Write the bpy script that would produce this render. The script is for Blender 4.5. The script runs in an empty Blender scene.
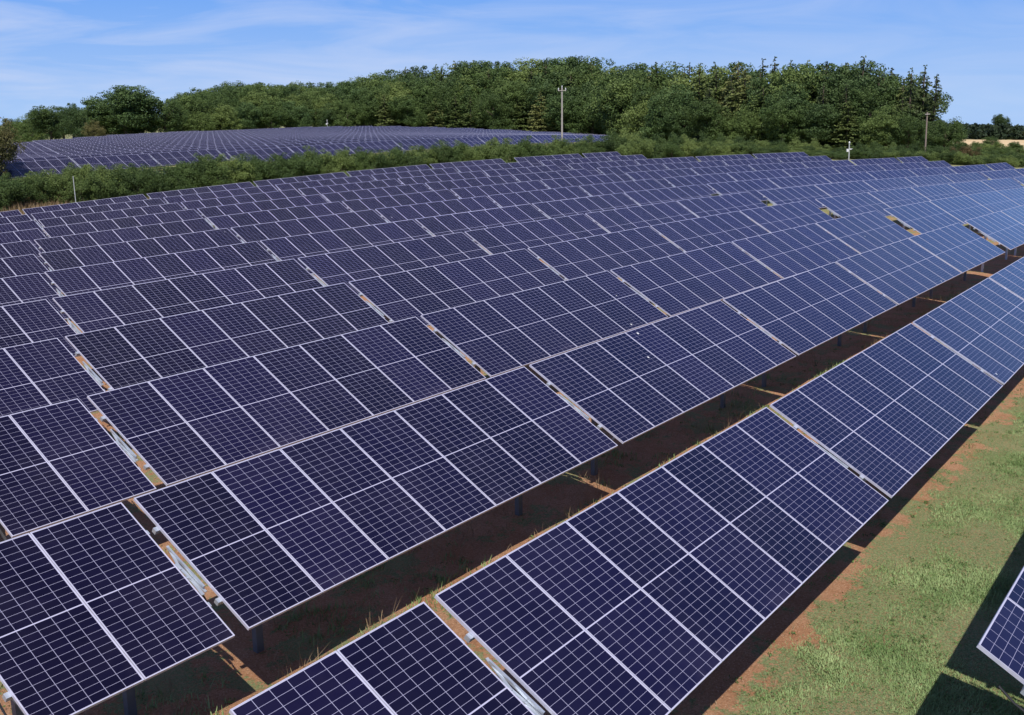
import bpy, math, random
import numpy as np
from mathutils import Matrix, Vector

random.seed(7)
rng = np.random.default_rng(7)
S = bpy.context.scene
C = S.collection

# ------------------------------------------------------------------ camera, sky, sun, exposure
F_PX = 1067.82721
CAM = np.array([0.0, -3.75174, 6.16209])
YAW, PITCH, ROLL = 0.95502, 0.23346, -0.0117
_r = np.array([math.cos(YAW), -math.sin(YAW), 0.0])
FWD = np.array([math.sin(YAW) * math.cos(PITCH), math.cos(YAW) * math.cos(PITCH), -math.sin(PITCH)])
_u = np.cross(_r, FWD)
RIGHT = math.cos(ROLL) * _r + math.sin(ROLL) * _u
UP = -math.sin(ROLL) * _r + math.cos(ROLL) * _u

cd = bpy.data.cameras.new('camera')
cam = bpy.data.objects.new('camera', cd)
C.objects.link(cam)
cam.matrix_world = Matrix(((RIGHT[0], UP[0], -FWD[0], CAM[0]), (RIGHT[1], UP[1], -FWD[1], CAM[1]),
                           (RIGHT[2], UP[2], -FWD[2], CAM[2]), (0, 0, 0, 1)))
cd.sensor_width = 36.0
cd.lens = F_PX / 1024 * 36.0
cd.clip_start = 0.1
cd.clip_end = 9000
S.camera = cam

SHX, SHY = 0.57, 0.45                      # shadow offset per metre of height
SUN_EL = math.atan2(1, math.hypot(SHX, SHY))
SUN_AZ = math.atan2(-SHX, -SHY)            # compass bearing of the sun, from +Y towards +X
W = bpy.data.worlds.new('World')
S.world = W
W.use_nodes = True
nt = W.node_tree
nt.nodes.clear()
n_out = nt.nodes.new('ShaderNodeOutputWorld')
n_bg = nt.nodes.new('ShaderNodeBackground')
n_bg.inputs['Strength'].default_value = 0.105
n_sky = nt.nodes.new('ShaderNodeTexSky')
n_sky.sky_type = 'NISHITA'
n_sky.sun_disc = False
n_sky.sun_elevation = SUN_EL
n_sky.sun_rotation = SUN_AZ % (2 * math.pi)
n_sky.altitude = 50
n_sky.air_density = 1.0
n_sky.dust_density = 0.35
n_sky.ozone_density = 2.6
# thin cirrus: stretched noise on the sky direction
tc = nt.nodes.new('ShaderNodeTexCoord')
mp = nt.nodes.new('ShaderNodeMapping')
mp.inputs['Rotation'].default_value = (0.10, -0.16, -0.95)
mp.inputs['Scale'].default_value = (2.2, 4.0, 22.0)
nz = nt.nodes.new('ShaderNodeTexNoise')
nz.inputs['Scale'].default_value = 1.6
nz.inputs['Detail'].default_value = 6
nz.inputs['Roughness'].default_value = 0.55
nz.inputs['Distortion'].default_value = 0.7
rp = nt.nodes.new('ShaderNodeValToRGB')
rp.color_ramp.elements[0].position = 0.42
rp.color_ramp.elements[0].color = (0, 0, 0, 1)
rp.color_ramp.elements[1].position = 0.80
rp.color_ramp.elements[1].color = (0.65, 0.65, 0.65, 1)
mx = nt.nodes.new('ShaderNodeMix')
mx.data_type = 'RGBA'
mx.inputs['B'].default_value = (6.9, 7.3, 8.8, 1)
nt.links.new(tc.outputs['Generated'], mp.inputs['Vector'])
nt.links.new(mp.outputs['Vector'], nz.inputs['Vector'])
nt.links.new(nz.outputs['Fac'], rp.inputs['Fac'])
side = nt.nodes.new('ShaderNodeVectorMath')
side.operation = 'DOT_PRODUCT'
side.inputs[1].default_value = (RIGHT[0], RIGHT[1], RIGHT[2])
nt.links.new(tc.outputs['Generated'], side.inputs[0])
west = nt.nodes.new('ShaderNodeMapRange')
west.inputs['From Min'].default_value = -0.40
west.inputs['From Max'].default_value = 0.35
west.inputs['To Min'].default_value = 1.0
west.inputs['To Max'].default_value = 0.35
nt.links.new(side.outputs['Value'], west.inputs['Value'])
thin_ = nt.nodes.new('ShaderNodeMath')
thin_.operation = 'MULTIPLY'
nt.links.new(rp.outputs['Color'], thin_.inputs[0])
nt.links.new(west.outputs['Result'], thin_.inputs[1])
nt.links.new(thin_.outputs[0], mx.inputs['Factor'])
sxyz = nt.nodes.new('ShaderNodeSeparateXYZ')
nt.links.new(tc.outputs['Generated'], sxyz.inputs[0])
azure = nt.nodes.new('ShaderNodeValToRGB')
azure.color_ramp.elements[0].position = 0.0
azure.color_ramp.elements[0].color = (0.40, 0.60, 0.95, 1)
azure.color_ramp.elements[1].position = 1.0
azure.color_ramp.elements[1].color = (0.010, 0.030, 0.13, 1)
e = azure.color_ramp.elements.new(0.10)
e.color = (0.165, 0.395, 0.93, 1)
e = azure.color_ramp.elements.new(0.35)
e.color = (0.052, 0.140, 0.55, 1)
nt.links.new(sxyz.outputs[2], azure.inputs['Fac'])
gain = nt.nodes.new('ShaderNodeVectorMath')
gain.operation = 'SCALE'
gain.inputs['Scale'].default_value = 9.3
nt.links.new(azure.outputs['Color'], gain.inputs[0])
low = nt.nodes.new('ShaderNodeMapRange')
low.inputs['From Min'].default_value = 0.015
low.inputs['From Max'].default_value = 0.25
low.inputs['To Min'].default_value = 1.0
low.inputs['To Max'].default_value = 0.93
nt.links.new(sxyz.outputs[2], low.inputs['Value'])
tint = nt.nodes.new('ShaderNodeMix')
tint.data_type = 'RGBA'
nt.links.new(low.outputs['Result'], tint.inputs['Factor'])
nt.links.new(n_sky.outputs['Color'], tint.inputs['A'])
nt.links.new(gain.outputs['Vector'], tint.inputs['B'])
nt.links.new(tint.outputs['Result'], mx.inputs['A'])
nt.links.new(mx.outputs['Result'], n_bg.inputs['Color'])
nt.links.new(n_bg.outputs['Background'], n_out.inputs['Surface'])

sl = bpy.data.lights.new('sun', 'SUN')
sl.energy = 5.0
sl.angle = math.radians(0.5)
sl.color = (1.0, 0.955, 0.89)
sun = bpy.data.objects.new('sun', sl)
sun.rotation_euler = Vector((SHX, SHY, -1)).to_track_quat('-Z', 'Y').to_euler()
sun.location = (-30, -50, 90)
C.objects.link(sun)

S.view_settings.view_transform = 'Standard'
S.view_settings.look = 'None'
S.view_settings.gamma = 1
S.view_settings.use_curve_mapping = False
S.view_settings.exposure = 0.0

# ------------------------------------------------------------------ helpers
def ray(px, py):
    v = FWD + RIGHT * (px - 512) / F_PX - UP * (py - 357.5) / F_PX
    return v

def at(px, py, dist):
    """World point on the sight line of a picture point at a horizontal distance."""
    v = ray(px, py)
    return CAM + v * dist / math.hypot(v[0], v[1])

def height_at(px, py, x, y):
    """z of the sight line through (px, py) above world (x, y) distance."""
    v = ray(px, py)
    return CAM[2] + v[2] * math.hypot(x - CAM[0], y - CAM[1]) / math.hypot(v[0], v[1])

def px_of(x, y, z):
    q = np.array([x, y, z]) - CAM
    d = q @ FWD
    return 512 + F_PX * (q @ RIGHT) / d, 357.5 - F_PX * (q @ UP) / d

def mesh_from(name, verts, faces, mats, mat_idx=None, uvs=None, smooth=False):
    me = bpy.data.meshes.new(name)
    me.from_pydata([tuple(v) for v in verts], [], faces)
    for m in mats:
        me.materials.append(m)
    if mat_idx is not None:
        me.polygons.foreach_set('material_index', mat_idx)
    if uvs is not None:
        l = me.uv_layers.new(name='UVMap')
        l.data.foreach_set('uv', np.asarray(uvs, dtype=np.float32).ravel())
    if smooth:
        me.polygons.foreach_set('use_smooth', [True] * len(me.polygons))
    me.update()
    return me

def quads_mesh(name, V, mat):
    """V: (n,4,3) separate quads, fast."""
    n = len(V)
    me = bpy.data.meshes.new(name)
    me.vertices.add(n * 4)
    me.vertices.foreach_set('co', np.ascontiguousarray(V, dtype=np.float32).ravel())
    me.loops.add(n * 4)
    me.loops.foreach_set('vertex_index', np.arange(n * 4, dtype=np.int32))
    me.polygons.add(n)
    me.polygons.foreach_set('loop_start', np.arange(0, n * 4, 4, dtype=np.int32))
    me.materials.append(mat)
    me.update(calc_edges=True)
    me.validate()
    return me

def tris_mesh(name, V, mat):
    n = len(V)
    me = bpy.data.meshes.new(name)
    me.vertices.add(n * 3)
    me.vertices.foreach_set('co', np.ascontiguousarray(V, dtype=np.float32).ravel())
    me.loops.add(n * 3)
    me.loops.foreach_set('vertex_index', np.arange(n * 3, dtype=np.int32))
    me.polygons.add(n)
    me.polygons.foreach_set('loop_start', np.arange(0, n * 3, 3, dtype=np.int32))
    me.materials.append(mat)
    me.update(calc_edges=True)
    return me

class MB:
    """Collects boxes, tubes and quads into one mesh."""
    def __init__(s):
        s.v, s.f, s.m, s.uv = [], [], [], []
    def face(s, pts, mi=0, uv=None):
        b = len(s.v)
        s.v += [tuple(p) for p in pts]
        s.f.append(tuple(range(b, b + len(pts))))
        s.m.append(mi)
        s.uv += uv if uv else [(0, 0)] * len(pts)
    def box(s, x0, x1, y0, y1, z0, z1, mi=0):
        p = [(x0, y0, z0), (x1, y0, z0), (x1, y1, z0), (x0, y1, z0), (x0, y0, z1), (x1, y0, z1), (x1, y1, z1), (x0, y1, z1)]
        for q in ((3, 2, 1, 0), (4, 5, 6, 7), (0, 1, 5, 4), (1, 2, 6, 5), (2, 3, 7, 6), (3, 0, 4, 7)):
            s.face([p[i] for i in q], mi)
    def bar(s, a, b, w, h, mi=0):
        a, b = Vector(a), Vector(b)
        d = (b - a).normalized()
        side = d.cross(Vector((0, 0, 1)))
        if side.length < 1e-3:
            side = Vector((1, 0, 0))
        side.normalize()
        up = side.cross(d)
        c = [(-1, -1), (1, -1), (1, 1), (-1, 1)]
        A = [a + side * (i * w / 2) + up * (j * h / 2) for i, j in c]
        B = [b + side * (i * w / 2) + up * (j * h / 2) for i, j in c]
        for k in range(4):
            s.face([A[k], A[(k + 1) % 4], B[(k + 1) % 4], B[k]], mi)
        s.face(A[::-1], mi)
        s.face(B, mi)
    def tube(s, a, b, r0, r1, n=10, mi=0, cap=True):
        a, b = Vector(a), Vector(b)
        d = (b - a).normalized()
        e = d.cross(Vector((0, 0, 1)))
        if e.length < 1e-3:
            e = Vector((1, 0, 0))
        e.normalize()
        g = d.cross(e)
        A = [a + (e * math.cos(t) + g * math.sin(t)) * r0 for t in (2 * math.pi * k / n for k in range(n))]
        B = [b + (e * math.cos(t) + g * math.sin(t)) * r1 for t in (2 * math.pi * k / n for k in range(n))]
        for k in range(n):
            s.face([A[k], A[(k + 1) % n], B[(k + 1) % n], B[k]], mi)
        if cap:
            s.face(A[::-1], mi)
            s.face(B, mi)
    def mesh(s, name, mats):
        return mesh_from(name, s.v, s.f, mats, s.m, s.uv)

def link(name, data, parent=None, loc=None, rot=None, scale=None):
    o = bpy.data.objects.new(name, data)
    C.objects.link(o)
    if parent is not None:
        o.parent = parent
    if loc is not None:
        o.location = loc
    if rot is not None:
        o.rotation_euler = rot
    if scale is not None:
        o.scale = scale
    return o

def tag(o, label=None, cat=None, group=None, kind=None):
    if label: o['label'] = label
    if cat: o['category'] = cat
    if group: o['group'] = group
    if kind: o['kind'] = kind
    return o

ORD = ['', 'first', 'second', 'third', 'fourth', 'fifth', 'sixth', 'seventh', 'eighth', 'ninth', 'tenth', 'eleventh',
       'twelfth', 'thirteenth', 'fourteenth', 'fifteenth', 'sixteenth', 'seventeenth', 'eighteenth', 'nineteenth',
       'twentieth', 'twenty-first', 'twenty-second', 'twenty-third', 'twenty-fourth', 'twenty-fifth', 'twenty-sixth']

# ------------------------------------------------------------------ materials
def new_mat(name):
    m = bpy.data.materials.new(name)
    m.use_nodes = True
    t = m.node_tree
    b = t.nodes['Principled BSDF']
    return m, t, b

def N(t, kind, **kw):
    n = t.nodes.new(kind)
    for k, v in kw.items():
        if k in ('operation', 'data_type', 'blend_type', 'interpolation_type', 'feature'):
            setattr(n, k, v)
        else:
            n.inputs[k.replace('_', ' ')].default_value = v
    return n

def math_n(t, op, a, b=None, c=None):
    n = t.nodes.new('ShaderNodeMath')
    n.operation = op
    for i, x in enumerate((a, b, c)):
        if x is None: continue
        if hasattr(x, 'is_linked') or hasattr(x, 'links'):
            t.links.new(x, n.inputs[i])
        else:
            n.inputs[i].default_value = x
    return n.outputs[0]

def mix_rgb(t, fac, a, b):
    n = t.nodes.new('ShaderNodeMix')
    n.data_type = 'RGBA'
    for s, x in (('Factor', fac), ('A', a), ('B', b)):
        if hasattr(x, 'links'):
            t.links.new(x, n.inputs[s])
        else:
            n.inputs[s].default_value = x if not isinstance(x, tuple) or len(x) == 4 else (*x, 1)
    return n.outputs['Result']

def noise(t, scale, detail=4, rough=0.6, vec=None, dist=0.0):
    n = N(t, 'ShaderNodeTexNoise', Scale=scale, Detail=detail, Roughness=rough, Distortion=dist)
    if vec is not None:
        t.links.new(vec, n.inputs['Vector'])
    return n.outputs['Fac']

def ramp(t, fac, p0, p1, c0=(0, 0, 0), c1=(1, 1, 1)):
    n = t.nodes.new('ShaderNodeValToRGB')
    n.color_ramp.elements[0].position = p0
    n.color_ramp.elements[1].position = p1
    n.color_ramp.elements[0].color = (*c0, 1)
    n.color_ramp.elements[1].color = (*c1, 1)
    t.links.new(fac, n.inputs['Fac'])
    return n.outputs['Color']

def pv_material():
    """Half-cut silicon cells behind glass: six columns of two times twelve cells."""
    m, t, b = new_mat('solar_glass')
    uv = t.nodes.new('ShaderNodeUVMap')
    sp = t.nodes.new('ShaderNodeSeparateXYZ')
    t.links.new(uv.outputs['UV'], sp.inputs[0])
    u, v = sp.outputs[0], sp.outputs[1]           # metres across the glass
    GW, GL = 1.046, 2.088
    mu, mv, mid = 0.006, 0.007, 0.011             # edge margins and middle band
    pu = (GW - 2 * mu) / 6
    pv = ((GL - mid) / 2 - mv) / 12
    # columns
    du = math_n(t, 'ABSOLUTE', math_n(t, 'SUBTRACT', math_n(t, 'FRACT', math_n(t, 'DIVIDE', math_n(t, 'SUBTRACT', u, mu), pu)), 0.5))
    lu = math_n(t, 'GREATER_THAN', du, 0.5 - 0.0025 / pu)
    # rows, mirrored about the middle
    vm = math_n(t, 'SUBTRACT', GL / 2 - mid / 2, math_n(t, 'SUBTRACT', math_n(t, 'ABSOLUTE', math_n(t, 'SUBTRACT', v, GL / 2)), mid / 2))
    vv = math_n(t, 'DIVIDE', math_n(t, 'SUBTRACT', vm, mv), pv)
    dv = math_n(t, 'ABSOLUTE', math_n(t, 'SUBTRACT', math_n(t, 'FRACT', vv), 0.5))
    lv = math_n(t, 'GREATER_THAN', dv, 0.5 - 0.0016 / pv)
    mb = math_n(t, 'GREATER_THAN', vv, 12.0)
    e1 = math_n(t, 'LESS_THAN', vv, 0.0)
    eu = math_n(t, 'GREATER_THAN', math_n(t, 'ABSOLUTE', math_n(t, 'SUBTRACT', u, GW / 2)), GW / 2 - mu)
    line = math_n(t, 'MAXIMUM', math_n(t, 'MAXIMUM', math_n(t, 'MAXIMUM', lu, lv), math_n(t, 'MAXIMUM', mb, e1)), eu)
    oi = t.nodes.new('ShaderNodeObjectInfo')
    # each cell and each module has a slightly different blue
    wn = N(t, 'ShaderNodeTexWhiteNoise')
    wn.noise_dimensions = '3D'
    cx = math_n(t, 'FLOOR', math_n(t, 'DIVIDE', math_n(t, 'SUBTRACT', u, mu), pu))
    cy = math_n(t, 'FLOOR', math_n(t, 'DIVIDE', v, pv))
    cmb = t.nodes.new('ShaderNodeCombineXYZ')
    t.links.new(cx, cmb.inputs[0]); t.links.new(cy, cmb.inputs[1]); t.links.new(oi.outputs['Random'], cmb.inputs[2])
    t.links.new(cmb.outputs[0], wn.inputs['Vector'])
    vary = math_n(t, 'ADD', math_n(t, 'MULTIPLY', wn.outputs['Value'], 0.25), math_n(t, 'MULTIPLY', oi.outputs['Random'], 0.75))
    cell = mix_rgb(t, vary, (0.0045, 0.0033, 0.0130, 1), (0.0105, 0.0078, 0.0330, 1))
    geo = t.nodes.new('ShaderNodeNewGeometry')
    dust = ramp(t, noise(t, 1.3, 6, 0.65, geo.outputs['Position']), 0.45, 0.8)
    lowdirt = math_n(t, 'MULTIPLY', math_n(t, 'MAXIMUM', math_n(t, 'SUBTRACT', 1.0, math_n(t, 'DIVIDE', v, 0.22)), 0.0), dust)
    cell = mix_rgb(t, math_n(t, 'ADD', math_n(t, 'MULTIPLY', dust, 0.03), math_n(t, 'MULTIPLY', lowdirt, 0.10)), cell, (0.24, 0.20, 0.26, 1))
    thin = mix_rgb(t, math_n(t, 'MAXIMUM', math_n(t, 'MAXIMUM', mb, e1), eu), (0.35, 0.34, 0.47, 1), (0.48, 0.47, 0.60, 1))
    col = mix_rgb(t, line, cell, thin)
    # sparse bird droppings
    vo = N(t, 'ShaderNodeTexVoronoi', Scale=1.1)
    t.links.new(geo.outputs['Position'], vo.inputs['Vector'])
    spot = math_n(t, 'MULTIPLY', math_n(t, 'LESS_THAN', vo.outputs['Distance'], 0.03),
                  math_n(t, 'GREATER_THAN', noise(t, 0.37, 1, 0.5, geo.outputs['Position']), 0.56))
    col = mix_rgb(t, spot, col, (0.7, 0.7, 0.68, 1))
    t.links.new(col, b.inputs['Base Color'])
    rr = math_n(t, 'ADD', math_n(t, 'MULTIPLY', dust, 0.10), 0.13)
    t.links.new(rr, b.inputs['Roughness'])
    b.inputs['IOR'].default_value = 1.5
    b.inputs['Specular IOR Level'].default_value = 0.5
    return m

def metal(name, col, rough, metallic=0.0, spots=0.0):
    m, t, b = new_mat(name)
    geo = t.nodes.new('ShaderNodeNewGeometry')
    n = noise(t, 7, 5, 0.6, geo.outputs['Position'])
    c = mix_rgb(t, ramp(t, n, 0.35, 0.75), (*col, 1), tuple(x * (0.78 - spots) for x in col) + (1,))
    t.links.new(c, b.inputs['Base Color'])
    b.inputs['Roughness'].default_value = rough
    b.inputs['Metallic'].default_value = metallic
    return m

M_PV = pv_material()
M_FRAME = metal('aluminium_frame', (0.60, 0.60, 0.72), 0.45, 0.2)
M_BACK = metal('backsheet', (0.45, 0.45, 0.46), 0.6)
M_STEEL = metal('galvanised_steel', (0.52, 0.57, 0.64), 0.42, 0.5)
M_PILE = metal('dull_steel_pile', (0.16, 0.17, 0.19), 0.6, 0.4)
M_CABLE = metal('black_cable', (0.02, 0.02, 0.022), 0.5)
M_WOOD = metal('weathered_pole_wood', (0.42, 0.38, 0.34), 0.85, 0, 0.1)
M_GREYPOLE = metal('grey_painted_steel', (0.46, 0.47, 0.47), 0.5)
M_WHITE = metal('white_enclosure', (0.8, 0.8, 0.8), 0.4)
M_DARKWOOD = metal('dark_pole_wood', (0.27, 0.21, 0.18), 0.85)
M_BARK = metal('bark', (0.10, 0.075, 0.055), 0.9, 0, 0.15)

def ground_material():
    m, t, b = new_mat('soil_and_weeds')
    tc = t.nodes.new('ShaderNodeTexCoord')
    P = tc.outputs['Object']
    sp = t.nodes.new('ShaderNodeSeparateXYZ')
    t.links.new(P, sp.inputs[0])
    x, y = sp.outputs[0], sp.outputs[1]
    soil = mix_rgb(t, ramp(t, noise(t, 1.7, 8, 0.7, P), 0.3, 0.72), (0.40, 0.190, 0.092, 1), (0.58, 0.345, 0.205, 1))
    soil = mix_rgb(t, ramp(t, noise(t, 30, 8, 0.88, P), 0.46, 0.62), soil, (0.27, 0.125, 0.060, 1))
    stones = N(t, 'ShaderNodeTexVoronoi', Scale=26)
    t.links.new(P, stones.inputs['Vector'])
    soil = mix_rgb(t, math_n(t, 'MULTIPLY', math_n(t, 'LESS_THAN', stones.outputs['Distance'], 0.22), 0.55), soil, (0.66, 0.47, 0.32, 1))
    grass = mix_rgb(t, ramp(t, noise(t, 42, 8, 0.9, P), 0.42, 0.58), (0.045, 0.095, 0.026, 1), (0.31, 0.40, 0.18, 1))
    grass = mix_rgb(t, ramp(t, noise(t, 1.1, 4, 0.6, P), 0.52, 0.85), grass, (0.30, 0.31, 0.15, 1))
    # how green: the open strips between rows are greener than the soil by the tables
    strip = math_n(t, 'MINIMUM', math_n(t, 'MAXIMUM', math_n(t, 'DIVIDE', math_n(t, 'SUBTRACT', 0.50, y), 1.0), 0.0), 1.0)
    strip = math_n(t, 'MULTIPLY', strip, math_n(t, 'GREATER_THAN', y, -60.0))
    far = math_n(t, 'MINIMUM', math_n(t, 'MAXIMUM', math_n(t, 'DIVIDE', math_n(t, 'SUBTRACT', math_n(t, 'ADD', x, y), 70), 30), 0.0), 1.0)
    nn = math_n(t, 'ADD', math_n(t, 'SUBTRACT', math_n(t, 'MULTIPLY', noise(t, 1.1, 6, 0.75, P), 2.0), 0.5), math_n(t, 'MULTIPLY', noise(t, 13, 6, 0.8, P), 0.75))
    g = math_n(t, 'ADD', nn, math_n(t, 'ADD', math_n(t, 'MULTIPLY', strip, 0.55), math_n(t, 'MULTIPLY', far, 0.45)))
    gm = ramp(t, g, 0.93, 1.06)
    gm = math_n(t, 'MULTIPLY', gm, ramp(t, noise(t, 26, 8, 0.9, P), 0.41, 0.52, (0.10, 0.10, 0.10), (1, 1, 1)))
    col = mix_rgb(t, gm, soil, grass)
    t.links.new(col, b.inputs['Base Color'])
    b.inputs['Roughness'].default_value = 0.95
    b.inputs['Specular IOR Level'].default_value = 0.15
    bp = N(t, 'ShaderNodeBump', Strength=0.75, Distance=0.08)
    t.links.new(noise(t, 16, 9, 0.85, P), bp.inputs['Height'])
    t.links.new(bp.outputs['Normal'], b.inputs['Normal'])
    return m

def leaf_material(name, dark, light, hue=None, scale=0.5):
    """Leaf colour that varies from tree to tree and from clump to clump."""
    m, t, b = new_mat(name)
    oi = t.nodes.new('ShaderNodeObjectInfo')
    geo = t.nodes.new('ShaderNodeNewGeometry')
    n1 = ramp(t, noise(t, scale, 4, 0.7, geo.outputs['Position']), 0.3, 0.72)
    c = mix_rgb(t, n1, (*dark, 1), (*light, 1))
    if hue:
        c = mix_rgb(t, math_n(t, 'MULTIPLY', ramp(t, oi.outputs['Random'], 0.45, 1.0), 0.75), c, (*hue, 1))
    vn = N(t, 'ShaderNodeHueSaturation')
    t.links.new(math_n(t, 'ADD', math_n(t, 'MULTIPLY', oi.outputs['Random'], 0.5), 0.78), vn.inputs['Value'])
    t.links.new(c, vn.inputs['Color'])
    t.links.new(vn.outputs['Color'], b.inputs['Base Color'])
    b.inputs['Roughness'].default_value = 0.6
    b.inputs['Specular IOR Level'].default_value = 0.25
    tr = t.nodes.new('ShaderNodeBsdfTranslucent')
    t.links.new(vn.outputs['Color'], tr.inputs['Color'])
    mxs = t.nodes.new('ShaderNodeMixShader')
    mxs.inputs[0].default_value = 0.14
    out = t.nodes['Material Output']
    t.links.new(b.outputs[0], mxs.inputs[1])
    t.links.new(tr.outputs[0], mxs.inputs[2])
    t.links.new(mxs.outputs[0], out.inputs['Surface'])
    return m

M_GROUND = ground_material()
M_LEAF = leaf_material('broad_leaves', (0.042, 0.080, 0.022), (0.125, 0.185, 0.050), (0.160, 0.200, 0.056), 0.35)
M_LEAF2 = leaf_material('dark_broad_leaves', (0.034, 0.066, 0.022), (0.095, 0.145, 0.044), None, 0.4)
M_CONIF = leaf_material('larch_needles', (0.060, 0.096, 0.028), (0.150, 0.190, 0.055), (0.185, 0.185, 0.068), 0.5)
M_SPRUCE = leaf_material('spruce_needles', (0.040, 0.062, 0.026), (0.110, 0.140, 0.050), None, 0.5)
M_HEDGE = leaf_material('hedge_leaves', (0.034, 0.064, 0.018), (0.105, 0.158, 0.042), (0.160, 0.200, 0.055), 0.9)
M_RUSTLEAF = leaf_material('reddish_leaves', (0.085, 0.070, 0.026), (0.190, 0.130, 0.058), None, 0.9)
M_BROWNLEAF = leaf_material('browning_leaves', (0.060, 0.075, 0.024), (0.180, 0.155, 0.055), None, 0.6)
M_GRASS = leaf_material('grass_blades', (0.110, 0.190, 0.055), (0.320, 0.400, 0.175), None, 1.4)
M_WEED = leaf_material('weed_leaves', (0.055, 0.110, 0.030), (0.200, 0.300, 0.090), None, 2.5)
M_STRAW = leaf_material('dry_straw', (0.20, 0.13, 0.065), (0.42, 0.31, 0.18), None, 1.4)
M_WOODFAR = leaf_material('far_wood_leaves', (0.022, 0.040, 0.022), (0.050, 0.075, 0.034), None, 0.06)
def wheat_material():
    m, t, b = new_mat('ripe_wheat')
    tc = t.nodes.new('ShaderNodeTexCoord')
    c = mix_rgb(t, ramp(t, noise(t, 0.05, 5, 0.6, tc.outputs['Object']), 0.35, 0.7), (0.56, 0.40, 0.20, 1), (0.66, 0.50, 0.28, 1))
    t.links.new(c, b.inputs['Base Color'])
    b.inputs['Roughness'].default_value = 0.95
    return m
M_WHEAT = wheat_material()

# ------------------------------------------------------------------ the lie of the land
T = {(0, 1): 0.73619, (0, 2): -1.61681, (0, 3): -0.72039, (0, 4): 0.08502, (1, 0): -0.40565, (1, 1): 1.24699,
     (1, 2): 0.60836, (1, 3): 0.17933, (2, 0): -0.49935, (2, 1): 0.70829, (2, 2): -0.0226, (3, 0): -0.32006,
     (3, 1): -0.3396, (4, 0): 0.15962}
B = {(0, 2): 6.39432, (0, 3): 0.54496, (1, 1): -3.88385, (1, 2): 0.18736, (1, 3): 0.10112, (2, 0): 1.35532,
     (2, 1): -1.67593, (2, 2): 0.03262, (3, 0): -0.22437, (3, 1): -0.10375, (4, 0): -0.08659}

def poly(K, u, w):
    U, V = (u - 14) / 40, w / 40
    return sum(k * U ** i * V ** j for (i, j), k in K.items())

def warp(u, w):
    """Row coordinates (along, across) to the world: the rows bend a little with the hill."""
    return np.stack([u + 0 * w, w + poly(B, u, w), poly(T, u, w)], -1)

CTRL = []
for px, py, d in ((15, 157, 175), (-120, 162, 190), (160, 143, 230), (340, 134.5, 255), (480, 137, 250), (600, 144, 235), (100, 148, 205), (250, 139, 245), (20, 184, 104), (100, 179, 106), (200, 171, 110), (300, 163, 117), (400, 156, 126), (-60, 186, 108),
                  (0, 190, 80), (100, 188, 84), (200, 180, 90), (300, 176, 95), (400, 171, 100), (500, 166, 108), (600, 161, 118),
                  (700, 158, 128), (780, 157, 140), (860, 158, 150), (940, 161, 155), (1024, 164, 160),
                  (700, 151, 185), (800, 151, 190), (900, 155, 180), (960, 158, 190), (1024, 163, 210), (1100, 166, 210),
                  (985, 151, 330), (1024, 156, 330), (1100, 160, 330), (940, 148, 360), (960, 142, 430), (1024, 141, 480), (1100, 142, 480),
                  (960, 138, 560), (1024, 139, 560), (1100, 140, 560), (900, 138, 560), (1000, 134, 800), (800, 134, 800),
                  (1150, 136, 800), (500, 124, 500), (100, 130, 500), (500, 120, 900), (100, 122, 900), (-100, 138, 400)):
    p = at(px, py, d)
    CTRL.append(p)
for a in range(0, 360, 30):
    CTRL.append(np.array([math.cos(math.radians(a)) * 1800, math.sin(math.radians(a)) * 1800, -9]))
for x, y in ((-60, 0), (-60, 80), (0, -60), (60, -60), (120, -60), (200, -60), (-150, -100), (300, -150)):
    CTRL.append(np.array([x, y, -1.0 - 0.02 * max(0, x)]))
CTRL = np.array(CTRL)
def _phi(r2):
    return 0.5 * r2 * np.log(r2 + 1e-9)
_P = CTRL[:, :2] / 150.0
_n = len(_P)
_K = _phi(((_P[:, None] - _P[None]) ** 2).sum(-1)) + np.eye(_n) * 0.02
_Q = np.concatenate([np.ones((_n, 1)), _P], 1)
_A = np.block([[_K, _Q], [_Q.T, np.zeros((3, 3))]])
_W = np.linalg.solve(_A, np.concatenate([CTRL[:, 2], np.zeros(3)]))

def far_land(x, y):
    q = np.clip(np.stack([x, y], 1), -2000, 2000) / 150.0
    z = _W[_n] + q @ _W[_n + 1:]
    for k in range(_n):
        z = z + _W[k] * _phi(((q - _P[k]) ** 2).sum(1))
    return z

def terrain(x, y):
    x = np.atleast_1d(np.asarray(x, float)); y = np.atleast_1d(np.asarray(y, float))
    xc = np.clip(x, -12, 112)
    w = np.clip(y, -12, 56)
    for _ in range(40):
        w = np.clip(0.5 * w + 0.5 * (y - poly(B, xc, w)), -12, 52)
    near = poly(T, xc, w) - 0.3
    yy = w + poly(B, xc, w)
    off = np.hypot(x - xc, y - yy)
    far = far_land(x, y)
    far -= 0.035 * np.maximum(0, np.hypot(x, y) - 780)
    s = np.clip((off - 2) / 24, 0, 1)
    s = s * s * (3 - 2 * s)
    return near * (1 - s) + far * s

def tz(x, y):
    return float(terrain(x, y)[0])

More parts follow.
